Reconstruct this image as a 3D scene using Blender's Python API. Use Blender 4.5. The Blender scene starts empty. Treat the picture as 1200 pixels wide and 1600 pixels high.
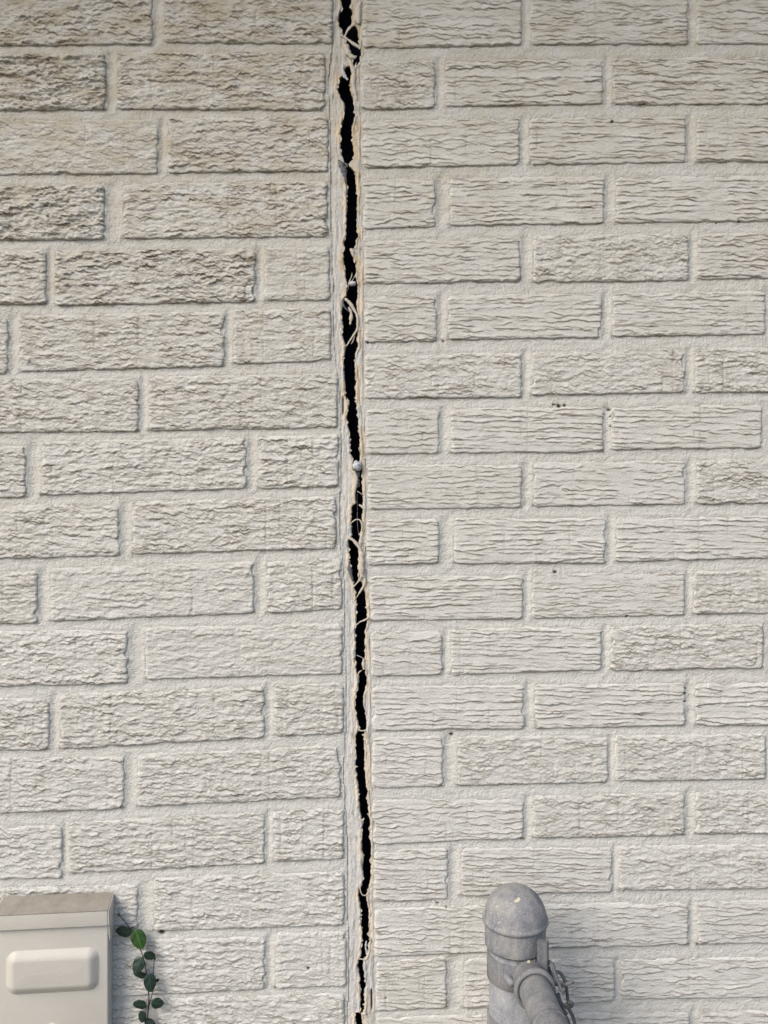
import bpy, bmesh, math, random
import numpy as np
from mathutils import Vector, Matrix

# ------------------------------------------------------------------ camera, light
S = 0.00079            # metres on the wall per photo pixel
D = 1250 * S           # camera distance from the wall face
scene = bpy.context.scene
C = scene.collection
cam_data = bpy.data.cameras.new('camera')
cam = bpy.data.objects.new('camera', cam_data)
C.objects.link(cam)
cam_data.sensor_fit = 'VERTICAL'
cam_data.sensor_height = 36.0
cam_data.sensor_width = 27.0
cam_data.lens = 1250 / 1600 * 36
cam_data.clip_start = 0.02
cam_data.clip_end = 200
cam.location = (0, -D, 0)
cam.rotation_euler = (math.radians(90), 0, 0)
scene.camera = cam

SUN_EL, SUN_AZ = 40, -48        # degrees above ground, degrees left of the wall's normal
world = bpy.data.worlds.new('World')
scene.world = world
world.use_nodes = True
wn = world.node_tree
wn.nodes.clear()
wo = wn.nodes.new('ShaderNodeOutputWorld')
bg = wn.nodes.new('ShaderNodeBackground')
sky = wn.nodes.new('ShaderNodeTexSky')
sky.sky_type = 'NISHITA'
sky.sun_disc = False
sky.sun_elevation = math.radians(SUN_EL)
sky.dust_density = 2.2
sky.air_density = 1.0
sky.ozone_density = 1.0
az = math.radians(SUN_AZ)
# direction from the scene towards the sun (the wall faces -Y)
sd = Vector((math.sin(az) * math.cos(math.radians(SUN_EL)), -math.cos(az) * math.cos(math.radians(SUN_EL)), math.sin(math.radians(SUN_EL))))
sky.sun_rotation = math.atan2(sd.x, sd.y)
bg.inputs['Strength'].default_value = 0.13
wn.links.new(sky.outputs[0], bg.inputs[0])
wn.links.new(bg.outputs[0], wo.inputs[0])
sun_l = bpy.data.lights.new('sun', 'SUN')
sun_l.energy = 1.9
sun_l.angle = math.radians(35)
sun_l.color = (1.0, 0.90, 0.78)
sun = bpy.data.objects.new('sun', sun_l)
C.objects.link(sun)
sun.rotation_euler = sd.to_track_quat('Z', 'Y').to_euler()
sun.location = (-3, -4, 3)
scene.view_settings.view_transform = 'Standard'
scene.view_settings.look = 'None'
scene.view_settings.gamma = 1
scene.view_settings.exposure = 0.36
scene.view_settings.use_curve_mapping = False

random.seed(4)
rng = np.random.default_rng(11)

# ------------------------------------------------------------------ helpers
def P(px, py, d=0.0):
    k = (D - d) / D
    return Vector(((px - 600) * S * k, -d, (800 - py) * S * k))

def tag(o, label=None, cat=None, group=None, kind=None):
    if label: o['label'] = label
    if cat: o['category'] = cat
    if group: o['group'] = group
    if kind: o['kind'] = kind
    return o

def link(name, me, mat=None, parent=None, loc=None):
    o = bpy.data.objects.new(name, me)
    C.objects.link(o)
    if mat is not None and me is not None and len(me.materials) == 0:
        me.materials.append(mat)
    if parent is not None:
        o.parent = parent
        if loc is not None: o.location = Vector(loc) - parent.location
        else: o.location = -parent.location      # mesh coordinates are world coordinates
    elif loc is not None:
        o.location = loc
    return o

def empty(name, loc, label, cat, group=None):
    o = bpy.data.objects.new(name, None)
    C.objects.link(o)
    o.location = loc
    o.empty_display_size = 0.05
    return tag(o, label, cat, group)

def mesh_np(name, co, quads, smooth=True, attrs=None):
    me = bpy.data.meshes.new(name)
    co = np.asarray(co, dtype=np.float32)
    quads = np.asarray(quads, dtype=np.int32)
    me.vertices.add(len(co))
    me.vertices.foreach_set('co', co.ravel())
    k = quads.shape[1]
    me.loops.add(quads.size)
    me.loops.foreach_set('vertex_index', quads.ravel())
    me.polygons.add(len(quads))
    me.polygons.foreach_set('loop_start', np.arange(0, quads.size, k, dtype=np.int32))
    me.update(calc_edges=True)
    me.polygons.foreach_set('use_smooth', np.full(len(quads), smooth, dtype=bool))
    for nm, arr in (attrs or {}).items():
        a = me.attributes.new(nm, 'FLOAT', 'POINT')
        a.data.foreach_set('value', np.asarray(arr, dtype=np.float32).ravel())
    return me

def bm_obj(name, bm, mat, parent=None, smooth=True):
    me = bpy.data.meshes.new(name)
    bmesh.ops.recalc_face_normals(bm, faces=bm.faces)
    bm.to_mesh(me); bm.free()
    if smooth:
        me.polygons.foreach_set('use_smooth', np.ones(len(me.polygons), dtype=bool))
    return link(name, me, mat, parent)

def _h(ix, iy, seed):
    v = (ix.astype(np.int64) * 374761393 + iy.astype(np.int64) * 668265263 + seed * 974634777) & 0xFFFFFFFF
    v = ((v ^ (v >> 13)) * 1274126177) & 0xFFFFFFFF
    v = ((v ^ (v >> 16)) * 2246822519) & 0xFFFFFFFF
    return v ^ (v >> 15)

def hash1(ix, seed):
    ix = np.asarray(ix)
    return (_h(ix, ix * 0 + 7, seed) & 0xFFFF) / 65535.0

def noise(x, y, seed=0):
    x = np.asarray(x, dtype=np.float64); y = np.asarray(y, dtype=np.float64)
    x, y = np.broadcast_arrays(x, y)
    ix = np.floor(x); iy = np.floor(y)
    fx = x - ix; fy = y - iy
    ix = ix.astype(np.int64); iy = iy.astype(np.int64)
    u = fx * fx * fx * (fx * (fx * 6 - 15) + 10); v = fy * fy * fy * (fy * (fy * 6 - 15) + 10)
    def g(dx, dy):
        a = (_h(ix + dx, iy + dy, seed) & 0xFFFF) * (2 * math.pi / 65536.0)
        return np.cos(a) * (fx - dx) + np.sin(a) * (fy - dy)
    n0 = g(0, 0) * (1 - u) + g(1, 0) * u
    n1 = g(0, 1) * (1 - u) + g(1, 1) * u
    return (n0 * (1 - v) + n1 * v) * 1.5

def fbm(x, y, seed=0, octv=3, gain=0.5):
    r = 0; a = 1.0; f = 1.0
    for k in range(octv):
        r = r + a * noise(x * f, y * f, seed + 31 * k)
        a *= gain; f *= 2.03
    return r

def sstep(a, b, x):
    t = np.clip((x - a) / (b - a), 0, 1)
    return t * t * (3 - 2 * t)

# ------------------------------------------------------------------ materials
def new_mat(name):
    m = bpy.data.materials.new(name)
    m.use_nodes = True
    nt = m.node_tree
    b = nt.nodes['Principled BSDF']
    return m, nt, b

def nd(nt, typ, **kw):
    n = nt.nodes.new(typ)
    for k, v in kw.items():
        if k.startswith('i_'):
            n.inputs[k[2:].replace('_', ' ')].default_value = v
        else:
            setattr(n, k, v)
    return n

def ramp(nt, stops):
    r = nt.nodes.new('ShaderNodeValToRGB')
    el = r.color_ramp.elements
    while len(el) < len(stops): el.new(0.5)
    for e, (p, c) in zip(el, stops):
        e.position = p
        e.color = (c[0], c[1], c[2], 1) if isinstance(c, (tuple, list)) else (c, c, c, 1)
    return r

def mixc(nt, fac, a, b):
    m = nt.nodes.new('ShaderNodeMix'); m.data_type = 'RGBA'
    for sock, v in ((m.inputs[0], fac), (m.inputs[6], a), (m.inputs[7], b)):
        if hasattr(v, 'is_linked') or isinstance(v, bpy.types.NodeSocket): nt.links.new(v, sock)
        elif isinstance(v, (tuple, list)): sock.default_value = (*v, 1)
        else: sock.default_value = v
    return m.outputs[2]

def paint_mat(name, base, base2, grain, bump, coat_rough=0.55, cream=None):
    m, nt, b = new_mat(name)
    geo = nd(nt, 'ShaderNodeNewGeometry')
    pos = geo.outputs['Position']
    n1 = nd(nt, 'ShaderNodeTexNoise', i_Scale=9.0, i_Detail=4.0)
    n2 = nd(nt, 'ShaderNodeTexNoise', i_Scale=140.0, i_Detail=3.0)
    nt.links.new(pos, n1.inputs['Vector']); nt.links.new(pos, n2.inputs['Vector'])
    r1 = ramp(nt, [(0.35, 0.0), (0.65, 1.0)]); nt.links.new(n1.outputs[0], r1.inputs[0])
    col = mixc(nt, r1.outputs[0], base, base2)
    oi = nd(nt, 'ShaderNodeObjectInfo')
    ro = nd(nt, 'ShaderNodeMath', operation='MULTIPLY'); ro.inputs[1].default_value = 0.45
    nt.links.new(oi.outputs['Random'], ro.inputs[0])
    col = mixc(nt, ro.outputs[0], col, (0.63, 0.62, 0.58))
    r2 = ramp(nt, [(0.55, 0.0), (0.80, 1.0)]); nt.links.new(n2.outputs[0], r2.inputs[0])
    mul = nd(nt, 'ShaderNodeMath', operation='MULTIPLY'); mul.inputs[1].default_value = 0.25
    nt.links.new(r2.outputs[0], mul.inputs[0])
    col = mixc(nt, mul.outputs[0], col, tuple(0.8 * c for c in base2))
    if cream:
        at2 = nd(nt, 'ShaderNodeAttribute', attribute_name='cream')
        col = mixc(nt, at2.outputs['Fac'], col, cream)
    at = nd(nt, 'ShaderNodeAttribute', attribute_name='dirt_shade')
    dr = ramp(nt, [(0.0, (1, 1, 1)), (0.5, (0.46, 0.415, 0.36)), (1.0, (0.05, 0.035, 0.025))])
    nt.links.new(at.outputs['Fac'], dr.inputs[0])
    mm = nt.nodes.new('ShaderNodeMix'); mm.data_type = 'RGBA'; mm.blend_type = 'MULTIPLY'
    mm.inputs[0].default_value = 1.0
    ag = nd(nt, 'ShaderNodeAttribute', attribute_name='warm_light_grime')
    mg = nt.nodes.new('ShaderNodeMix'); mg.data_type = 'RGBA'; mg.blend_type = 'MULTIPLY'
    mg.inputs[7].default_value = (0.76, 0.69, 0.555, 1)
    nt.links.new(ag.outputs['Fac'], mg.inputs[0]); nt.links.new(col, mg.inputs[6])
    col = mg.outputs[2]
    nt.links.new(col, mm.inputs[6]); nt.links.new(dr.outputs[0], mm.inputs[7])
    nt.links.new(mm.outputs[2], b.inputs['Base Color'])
    b.inputs['Roughness'].default_value = coat_rough
    b.inputs['Specular IOR Level'].default_value = 0.35
    ng = nd(nt, 'ShaderNodeTexNoise', i_Scale=grain, i_Detail=3.0, i_Roughness=0.6)
    nt.links.new(pos, ng.inputs['Vector'])
    bp = nd(nt, 'ShaderNodeBump', i_Strength=1.0, i_Distance=bump)
    nt.links.new(ng.outputs[0], bp.inputs['Height'])
    nt.links.new(bp.outputs[0], b.inputs['Normal'])
    return m

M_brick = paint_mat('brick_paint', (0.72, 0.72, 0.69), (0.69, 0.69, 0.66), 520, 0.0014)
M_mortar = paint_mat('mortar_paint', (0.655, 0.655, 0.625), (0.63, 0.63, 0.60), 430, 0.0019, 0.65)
M_caulk = paint_mat('caulk_paint', (0.66, 0.655, 0.63), (0.63, 0.63, 0.61), 500, 0.0012, 0.5, cream=(0.74, 0.63, 0.47))

def simple(name, col, rough=0.5, metal=0.0, spec=0.4, bumps=None, var=None):
    m, nt, b = new_mat(name)
    b.inputs['Base Color'].default_value = (*col, 1)
    b.inputs['Roughness'].default_value = rough
    b.inputs['Metallic'].default_value = metal
    b.inputs['Specular IOR Level'].default_value = spec
    geo = nd(nt, 'ShaderNodeNewGeometry')
    if var:
        n = nd(nt, 'ShaderNodeTexNoise', i_Scale=var[1], i_Detail=5.0, i_Roughness=0.65)
        nt.links.new(geo.outputs['Position'], n.inputs['Vector'])
        r = ramp(nt, [(0.35, col), (0.68, var[0])]); nt.links.new(n.outputs[0], r.inputs[0])
        nt.links.new(r.outputs[0], b.inputs['Base Color'])
    if bumps:
        n = nd(nt, 'ShaderNodeTexNoise', i_Scale=bumps[0], i_Detail=4.0)
        nt.links.new(geo.outputs['Position'], n.inputs['Vector'])
        bp = nd(nt, 'ShaderNodeBump', i_Strength=1.0, i_Distance=bumps[1])
        nt.links.new(n.outputs[0], bp.inputs['Height']); nt.links.new(bp.outputs[0], b.inputs['Normal'])
    return m

M_black = simple('black_foam', (0.003, 0.0035, 0.006), 0.8, spec=0.12, bumps=(60, 0.003), var=((0.006, 0.008, 0.018), 70))
M_inner = simple('raw_joint', (0.03, 0.028, 0.026), 0.9, bumps=(200, 0.002))
M_rubber = simple('grey_rubber', (0.10, 0.105, 0.12), 0.5, bumps=(300, 0.001), var=((0.17, 0.17, 0.18), 160))
M_thread = simple('torn_caulk', (0.55, 0.50, 0.42), 0.55, bumps=(500, 0.0008), var=((0.66, 0.60, 0.50), 200))
M_white = simple('white_fluff', (0.72, 0.74, 0.78), 0.7, bumps=(600, 0.0015), var=((0.45, 0.46, 0.50), 300))
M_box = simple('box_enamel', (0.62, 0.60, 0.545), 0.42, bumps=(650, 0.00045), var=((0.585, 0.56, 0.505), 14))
M_boxtop = simple('box_enamel_top', (0.37, 0.345, 0.30), 0.6, bumps=(650, 0.0005), var=((0.27, 0.243, 0.21), 60))  # darker, browner enamel for the lid top
M_dark = simple('dark_gap', (0.02, 0.02, 0.02), 0.8)

def galv(name, a, b_, spots=None, rough=0.72):
    m, nt, b = new_mat(name)
    geo = nd(nt, 'ShaderNodeNewGeometry'); pos = geo.outputs['Position']
    n1 = nd(nt, 'ShaderNodeTexNoise', i_Scale=48.0, i_Detail=8.0, i_Roughness=0.78)
    mp = nd(nt, 'ShaderNodeMapping'); mp.inputs['Scale'].default_value = (1, 1, 0.45)
    nt.links.new(pos, mp.inputs[0]); nt.links.new(mp.outputs[0], n1.inputs['Vector'])
    r = ramp(nt, [(0.36, a), (0.66, b_)]); nt.links.new(n1.outputs[0], r.inputs[0])
    n2 = nd(nt, 'ShaderNodeTexNoise', i_Scale=700.0, i_Detail=2.0); nt.links.new(pos, n2.inputs['Vector'])
    r2 = ramp(nt, [(0.52, 0.0), (0.75, 0.32)]); nt.links.new(n2.outputs[0], r2.inputs[0])
    col = mixc(nt, r2.outputs[0], r.outputs[0], tuple(min(1, c * 1.9) for c in b_))
    n3 = nd(nt, 'ShaderNodeTexNoise', i_Scale=150.0, i_Detail=2.0); nt.links.new(pos, n3.inputs['Vector'])
    r3 = ramp(nt, [(0.75, 0.0), (0.775, 1.0)]); nt.links.new(n3.outputs[0], r3.inputs[0])
    col = mixc(nt, r3.outputs[0], col, (0.45, 0.42, 0.36))
    nt.links.new(col, b.inputs['Base Color'])
    b.inputs['Metallic'].default_value = 0.0
    b.inputs['Specular IOR Level'].default_value = 0.3
    b.inputs['Roughness'].default_value = rough
    bp = nd(nt, 'ShaderNodeBump', i_Strength=1.0, i_Distance=0.0005)
    nt.links.new(n2.outputs[0], bp.inputs['Height']); nt.links.new(bp.outputs[0], b.inputs['Normal'])
    return m
M_galv = galv('galvanised_steel', (0.165, 0.182, 0.215), (0.37, 0.375, 0.38))
M_cap = galv('cast_cap', (0.15, 0.165, 0.205), (0.39, 0.38, 0.355))
M_rail = galv('weathered_rail', (0.13, 0.14, 0.16), (0.28, 0.28, 0.28))
M_wire = galv('fence_wire', (0.08, 0.09, 0.11), (0.19, 0.195, 0.205))
M_chip = simple('yellow_paint_chip', (0.60, 0.56, 0.44), 0.7)
M_stem = simple('vine_stem', (0.022, 0.020, 0.016), 0.6)

def leaf_mat(name, c1, c2):
    m, nt, b = new_mat(name)
    tc = nd(nt, 'ShaderNodeTexCoord')
    n = nd(nt, 'ShaderNodeTexNoise', i_Scale=160.0, i_Detail=3.0)
    nt.links.new(tc.outputs['Object'], n.inputs['Vector'])
    r = ramp(nt, [(0.35, c1), (0.7, c2)]); nt.links.new(n.outputs[0], r.inputs[0])
    at = nd(nt, 'ShaderNodeAttribute', attribute_name='vein')
    col = mixc(nt, at.outputs['Fac'], r.outputs[0], tuple(min(1, c * 2.0) for c in c2))
    nt.links.new(col, b.inputs['Base Color'])
    b.inputs['Roughness'].default_value = 0.38
    b.inputs['Specular IOR Level'].default_value = 0.5
    return m
M_leaf = leaf_mat('leaf_dark', (0.010, 0.026, 0.020), (0.018, 0.042, 0.030))
M_leaf2 = leaf_mat('leaf_bright', (0.018, 0.055, 0.010), (0.035, 0.095, 0.016))

# ------------------------------------------------------------------ brick layout (photo pixels on the wall plane)
# (x0, x1, y top left, y top right, y bottom left, y bottom right)
LEFT = [
 [(-82,238,-20,-22,71,69),(255,520,-21,-20,66,68)],
 [(-155,165,86,84,174,171),(182,508,79,82,170,172)],
 [(-75,246,187,186,273,271),(262,513,183,181,270,267)],
 [(-158,163,291,288,376,374),(192,512,285,282,373,369)],
 [(-248,72,391,390,477,475),(85,399,391,387,478,471),(413,515,386,385,471,469)],
 [(-308,12,496,495,586,584),(30,350,492,486,581,572),(364,517,483,481,569,563)],
 [(-104,216,594,590,677,674),(232,527,588,583,673,668)],
 [(-280,40,698,696,780,777),(64,385,690,682,774,763),(403,529,681,678,764,760)],
 [(-134,186,790,787,877,868),(207,525,783,775,866,857)],
 [(-262,58,894,893,978,974),(78,397,888,877,971,958),(416,534,876,872,958,952)],
 [(-121,199,987,984,1076,1068),(227,535,980,974,1062,1053)],
 [(-243,77,1091,1090,1176,1172),(93,413,1084,1071,1171,1153),(428,537,1070,1067,1151,1146)],
 [(-126,194,1186,1181,1276,1264),(214,532,1178,1165,1261,1246)],
 [(-223,97,1292,1290,1377,1373),(107,414,1285,1269,1366,1349),(426,537,1266,1263,1347,1342)],
 [(-105,215,1390,1382,1474,1462),(240,538,1371,1362,1455,1446)],
 [(-210,83,1484,1483,1566,1564),(100,414,1474,1463,1562,1546),(430,541,1458,1455,1545,1541)],
 [(-92,228,1574,1566,1660,1656),(245,538,1560,1553,1650,1642)],
]
RIGHT = [
 [(567,815,-3,-5,75,70),(829,1075,-7,-8,69,69),(1089,1335,-9,-11,68,66)],
 [(564,680,95,94,170,169),(694,942,93,90,166,162),(957,1203,90,87,163,162)],
 [(567,812,188,184,262,257),(826,1072,184,181,257,253),(1088,1334,183,180,253,251)],
 [(567,680,279,277,358,354),(702,944,277,274,352,349),(962,1206,275,273,348,345)],
 [(570,813,375,370,443,440),(833,1076,366,364,441,438),(1090,1336,364,361,436,433)],
 [(570,682,462,461,535,533),(699,940,461,458,531,527),(957,1196,458,453,526,522)],
 [(570,815,553,550,623,621),(830,1070,549,545,618,613),(1086,1330,543,540,614,611)],
 [(572,686,639,638,710,708),(704,943,637,635,708,706),(956,1191,635,631,703,700)],
 [(575,815,727,725,796,793),(832,1071,722,719,791,788),(1088,1330,716,713,788,785)],
 [(573,686,811,811,883,880),(709,947,809,808,881,880),(962,1203,808,805,878,872)],
 [(578,817,899,900,970,967),(831,1070,897,892,967,961),(1083,1325,892,889,960,957)],
 [(580,691,986,987,1057,1055),(704,940,982,979,1055,1047),(954,1193,978,974,1049,1044)],
 [(582,819,1073,1070,1143,1139),(835,1071,1070,1067,1139,1134),(1086,1328,1067,1063,1135,1131)],
 [(582,692,1152,1149,1231,1229),(714,950,1150,1149,1228,1223),(961,1197,1149,1146,1221,1218)],
 [(582,818,1250,1247,1320,1312),(833,1070,1243,1238,1310,1306),(1087,1329,1236,1233,1304,1301)],
 [(584,700,1330,1324,1409,1407),(720,957,1326,1324,1401,1394),(966,1204,1322,1319,1392,1389)],
 [(586,822,1420,1413,1496,1486),(838,1076,1413,1409,1482,1477),(1090,1332,1408,1405,1476,1472)],
 [(588,698,1503,1495,1581,1575),(724,960,1497,1499,1577,1565),(971,1207,1499,1495,1562,1559)],
 [(588,822,1590,1584,1662,1658),(838,1078,1584,1581,1656,1652),(1092,1334,1581,1578,1652,1648)],
]
PITS = [(952,640,3.2),(868,894,3.5),(957,190,3),(706,1148,3.4),(252,1458,6),(866,632,3),(874,634,4),(883,633,3),(693,533,2.4),
        (575,535,2.2),(980,963,2.0),(1071,1084,2.6),(1071,1096,2),(954,650,2),(955,666,1.8),(684,1412,2.5),(698,1418,1.8),
        (482,1513,3),(603,1560,2),(1155,345,2.2),(1120,348,1.6),(640,355,1.8),(1072,1075,1.5)]

# opening of the crack: y, left edge, right edge
CRK = [(-30,531,549),(0,533,548),(10,534,547),(16,531,551),(25,529,549),(37,529,549),(41,530,557),(50,536,559),(58,540,560),(65,540,561),(75,546,564),
 (85,550,564),(95,551,562),(100,550,558),(103,541,555),(107,538,548),(113,539,549),(119,532,547),(125,529,546),(138,528,547),(150,532,550),
 (158,538,553),(169,539,554),(181,537,554),(200,532,549),(212,532,550),(225,532,551),(238,534,553),(247,537,552),(252,537,546),(260,540,546),
 (267,541,554),(288,542,556),(306,542,558),(325,542,557),(350,541,558),(367,541,559),(375,538,556),(387,537,554),(389,537,546),(400,537,550),
 (408,537,556),(425,539,556),(440,542,558),(450,542,559),(462,541,558),(469,535,557),(488,534,557),(512,536,558),(521,534,558),(531,537,558),
 (540,541,559),(550,539,556),(562,537,554),(581,538,555),(600,539,556),(619,540,555),(630,546,556),(638,544,557),(654,542,559),(669,545,561),
 (687,547,562),(706,548,563),(719,551,562),(735,553,566),(750,556,566),(769,555,566),(787,555,567),(791,550,566),(800,550,566),(819,549,565),
 (837,551,563),(842,545,562),(850,545,560),(862,546,560),(875,546,560),(887,549,559),(904,551,561),(913,552,566),(925,557,570),(937,556,571),
 (950,557,572),(965,557,574),(975,557,572),(987,555,570),(1000,556,570),(1025,556,570),(1037,556,570),(1050,557,570),(1059,561,573),(1066,561,574),
 (1075,559,571),(1087,556,568),(1104,554,567),(1112,556,570),(1125,559,572),(1138,561,572),(1150,556,569),(1169,556,569),(1200,556,569),(1225,559,572),
 (1237,561,574),(1250,561,574),(1262,562,575),(1277,564,576),(1287,567,579),(1306,565,577),(1325,566,580),(1337,568,580),(1356,567,579),(1375,568,579),
 (1385,566,576),(1391,561,575),(1400,560,572),(1412,562,574),(1425,564,576),(1450,564,576),(1469,566,577),(1487,564,575),(1497,564,571),(1501,561,567),
 (1510,559,567),(1525,562,569),(1541,563,572),(1556,564,569),(1575,563,569),(1582,564,570),(1585,554,564),(1600,556,566),(1640,558,570)]
_cy = np.array([c[0] for c in CRK], float); _cl = np.array([c[1] for c in CRK], float); _cr = np.array([c[2] for c in CRK], float)
def crackL(y): return np.interp(y, _cy, _cl) + 1.3 * noise(np.asarray(y) / 6.5, 3.3, 51) + 0.8 * noise(np.asarray(y) / 2.2, 1.3, 52)
def crackR(y): return np.interp(y, _cy, _cr) + 1.3 * noise(np.asarray(y) / 6.3, 8.3, 61) + 0.8 * noise(np.asarray(y) / 2.3, 4.1, 62)

# ------------------------------------------------------------------ relief of a brick face (millimetres, y runs down)
def relief(x, y, style, seed, amp=1.0, dirt_shade=0.3):
    o = seed * 53.7
    R_ = np.random.default_rng(int(seed) * 7 + 1)
    bark = style == 'bark'
    x0, x1 = x.min(), x.max(); y0, y1 = y.min(), y.max()
    H_ = y1 - y0
    sp = (5.2 if bark else 6.6) * R_.uniform(0.85, 1.25); varia = R_.uniform(0.75, 1.2); wv = R_.uniform(0.55, 1.25)
    tilt = R_.uniform(-0.02, 0.02)
    hs = np.zeros_like(x); dl_ = np.zeros_like(x)
    xrow = x[0]
    passes = [(sp, 0, 1.0), (sp * 0.72, 1, 0.42 if bark else 0.30)] if x.size > 3000 else [(sp, 0, 1.0)]
    for spc, fine, amul in passes:
        lanes = int(H_ / spc) + 2
        for k in range(-1, lanes):
            yb = y0 + (k + 0.5) * spc + R_.uniform(-1.5, 1.5)
            cx = x0 + R_.uniform(-30, 6)
            while cx < x1 - 4:
                if fine: L = R_.uniform(7, 38)
                elif bark: L = R_.uniform(9, 34) if R_.random() < 0.6 else R_.uniform(30, 80)
                else: L = R_.uniform(20, 60) if R_.random() < 0.45 else R_.uniform(60, 170)
                ys_ = yb + R_.uniform(-1, 1) * (2.8 if bark else 1.3)
                ph = R_.uniform(0, 900); dr_ = R_.uniform(-1, 1) * (0.12 if bark else 0.05)
                if R_.random() < 0.15: dr_ *= 3.5; L *= 0.45
                i0 = int(np.searchsorted(xrow, cx)); i1 = int(np.searchsorted(xrow, min(cx + L, x1 + 1)))
                if i1 - i0 > 3:
                    xs = x[:, i0:i1]; yy = y[:, i0:i1]; xr = xrow[i0:i1]
                    if bark: yl = ys_ + dr_ * (xr - cx) + 3.0 * fbm(xr / 20, ph, 3, 2) + 2.6 * noise(xr / 7, ph, 4) + 1.6 * noise(xr / 3.4, ph, 5)
                    else: yl = ys_ + dr_ * (xr - cx) + wv * 3.4 * fbm(xr / 40, ph, 3, 2) + wv * 1.5 * noise(xr / 11, ph, 4) + 0.7 * noise(xr / 4.5, ph, 5)
                    yl = yl + tilt * (xr - x0)
                    tp = np.clip(np.minimum((xr - cx) / 7.0, (cx + L - xr) / 9.0), 0, 1) ** 0.6
                    A = R_.uniform(0.35 if bark or fine else 0.6, 1.5) * (0.85 + 0.8 * noise(xr / 16, ph, 6)) * tp * amul
                    dy = yl[None, :] - yy
                    tau = R_.uniform(2.5, 5.0) if bark else R_.uniform(1.8, 4.0)
                    prof = np.where(dy >= 0, np.exp(-dy / tau), np.clip(1 + dy / 0.7, 0, 1))
                    w = hs[:, i0:i1]; np.maximum(w, A[None, :] * prof, out=w)
                    ln = np.exp(-((dy + 0.7) / 0.78) ** 2) * np.clip((1.5 + 0.8 * fine) * A[None, :] - 0.25 + 0.12 * fine, 0, 1)  # dark line below each ledge: groove dirt plus painted shade
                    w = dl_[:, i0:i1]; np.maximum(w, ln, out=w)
                cx += L
                if R_.random() < (0.35 if bark else 0.25): cx += R_.uniform(3, 22)
                else: cx -= R_.uniform(0, 6)
                yb += R_.uniform(-0.6, 0.6)
    # smoother patches where the paint has filled the relief
    fill = 1 - (0.75 if not bark else 0.6) * sstep(0.18, 0.55, fbm((x + o) / 75, (y + o) / 24, 57, 2))
    h = (1.45 if bark else 1.25) * amp * varia * hs * fill
    q = fbm((x + o * 1.3) / 24, (y - o) / (6.5 if not bark else 7.5), 33, 3, 0.6) * (2.2 if bark else 1.4)
    qc = np.floor(q); qf = q - qc
    h = h + (0.34 if bark else 0.10) * amp * (qc + sstep(0.0, 0.2, qf))
    if bark:
        q2 = fbm((x - o) / 10, (y + 2 * o) / 4.5, 41, 2, 0.6) * 1.8
        h = h + 0.26 * amp * (np.floor(q2) + sstep(0, 0.25, q2 - np.floor(q2)))
    if amp > 1.3:      # coarse torn slabs on the roughest bricks
        q3 = fbm((x + o) / 60, (y + 3 * o) / 16, 43, 4, 0.6) * 1.6
        h = h + 1.3 * (np.floor(q3) + sstep(0, 0.1, q3 - np.floor(q3)))
        dl_ = np.maximum(dl_, 0.9 * np.exp(-((q3 - np.floor(q3)) / 0.05) ** 2))
    h = h + 0.5 * fbm((x + o) / 90, (y + o) / 50, 45, 2)
    rr = random.Random(int(seed * 13 + 5))
    for i in range(6 if bark else 3):
        cx = rr.uniform(x0 + 12, x1 - 8)
        wob = cx + 1.2 * noise(y / 14, i * 3.3 + o, 47)
        seg = sstep(0.0, 0.25, noise(y / 26 + i * 9.1, o + i, 49) + 0.12)
        g = np.exp(-((x - wob) / 1.0) ** 2) * seg
        h = h - (0.7 if bark else 0.45) * g
        dl_ = np.maximum(dl_, 0.35 * g)
    d = np.clip(1.6 * dirt_shade * dl_ * (0.35 + 0.65 * fill) * (0.8 + 0.5 * noise((x + o) / 30, y / 20, 55)), 0, 1)
    return h, d

def warm_light_grime(X, Y):
    # warm upper light painted as tan tint with dusty staining, strongest on the left
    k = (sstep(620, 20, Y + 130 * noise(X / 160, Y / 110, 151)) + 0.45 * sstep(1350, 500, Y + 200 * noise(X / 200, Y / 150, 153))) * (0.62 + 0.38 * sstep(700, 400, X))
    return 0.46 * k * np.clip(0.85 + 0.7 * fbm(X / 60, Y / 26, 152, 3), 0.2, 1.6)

def pit_apply(X, Y, h, d):
    for (px, py, r) in PITS:
        if px < X.min() - 8 or px > X.max() + 8 or py < Y.min() - 8 or py > Y.max() + 8: continue
        rr = 1.15 * np.hypot((X - px) * 0.75, Y - py) + 0.8 * noise(X / 2.5, Y / 2.5, 71)
        g = 1 - sstep(r * 0.35, r * 0.95, rr)
        h = h - 4.0 * g
        d = np.maximum(d, g)
    return h, d

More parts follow.
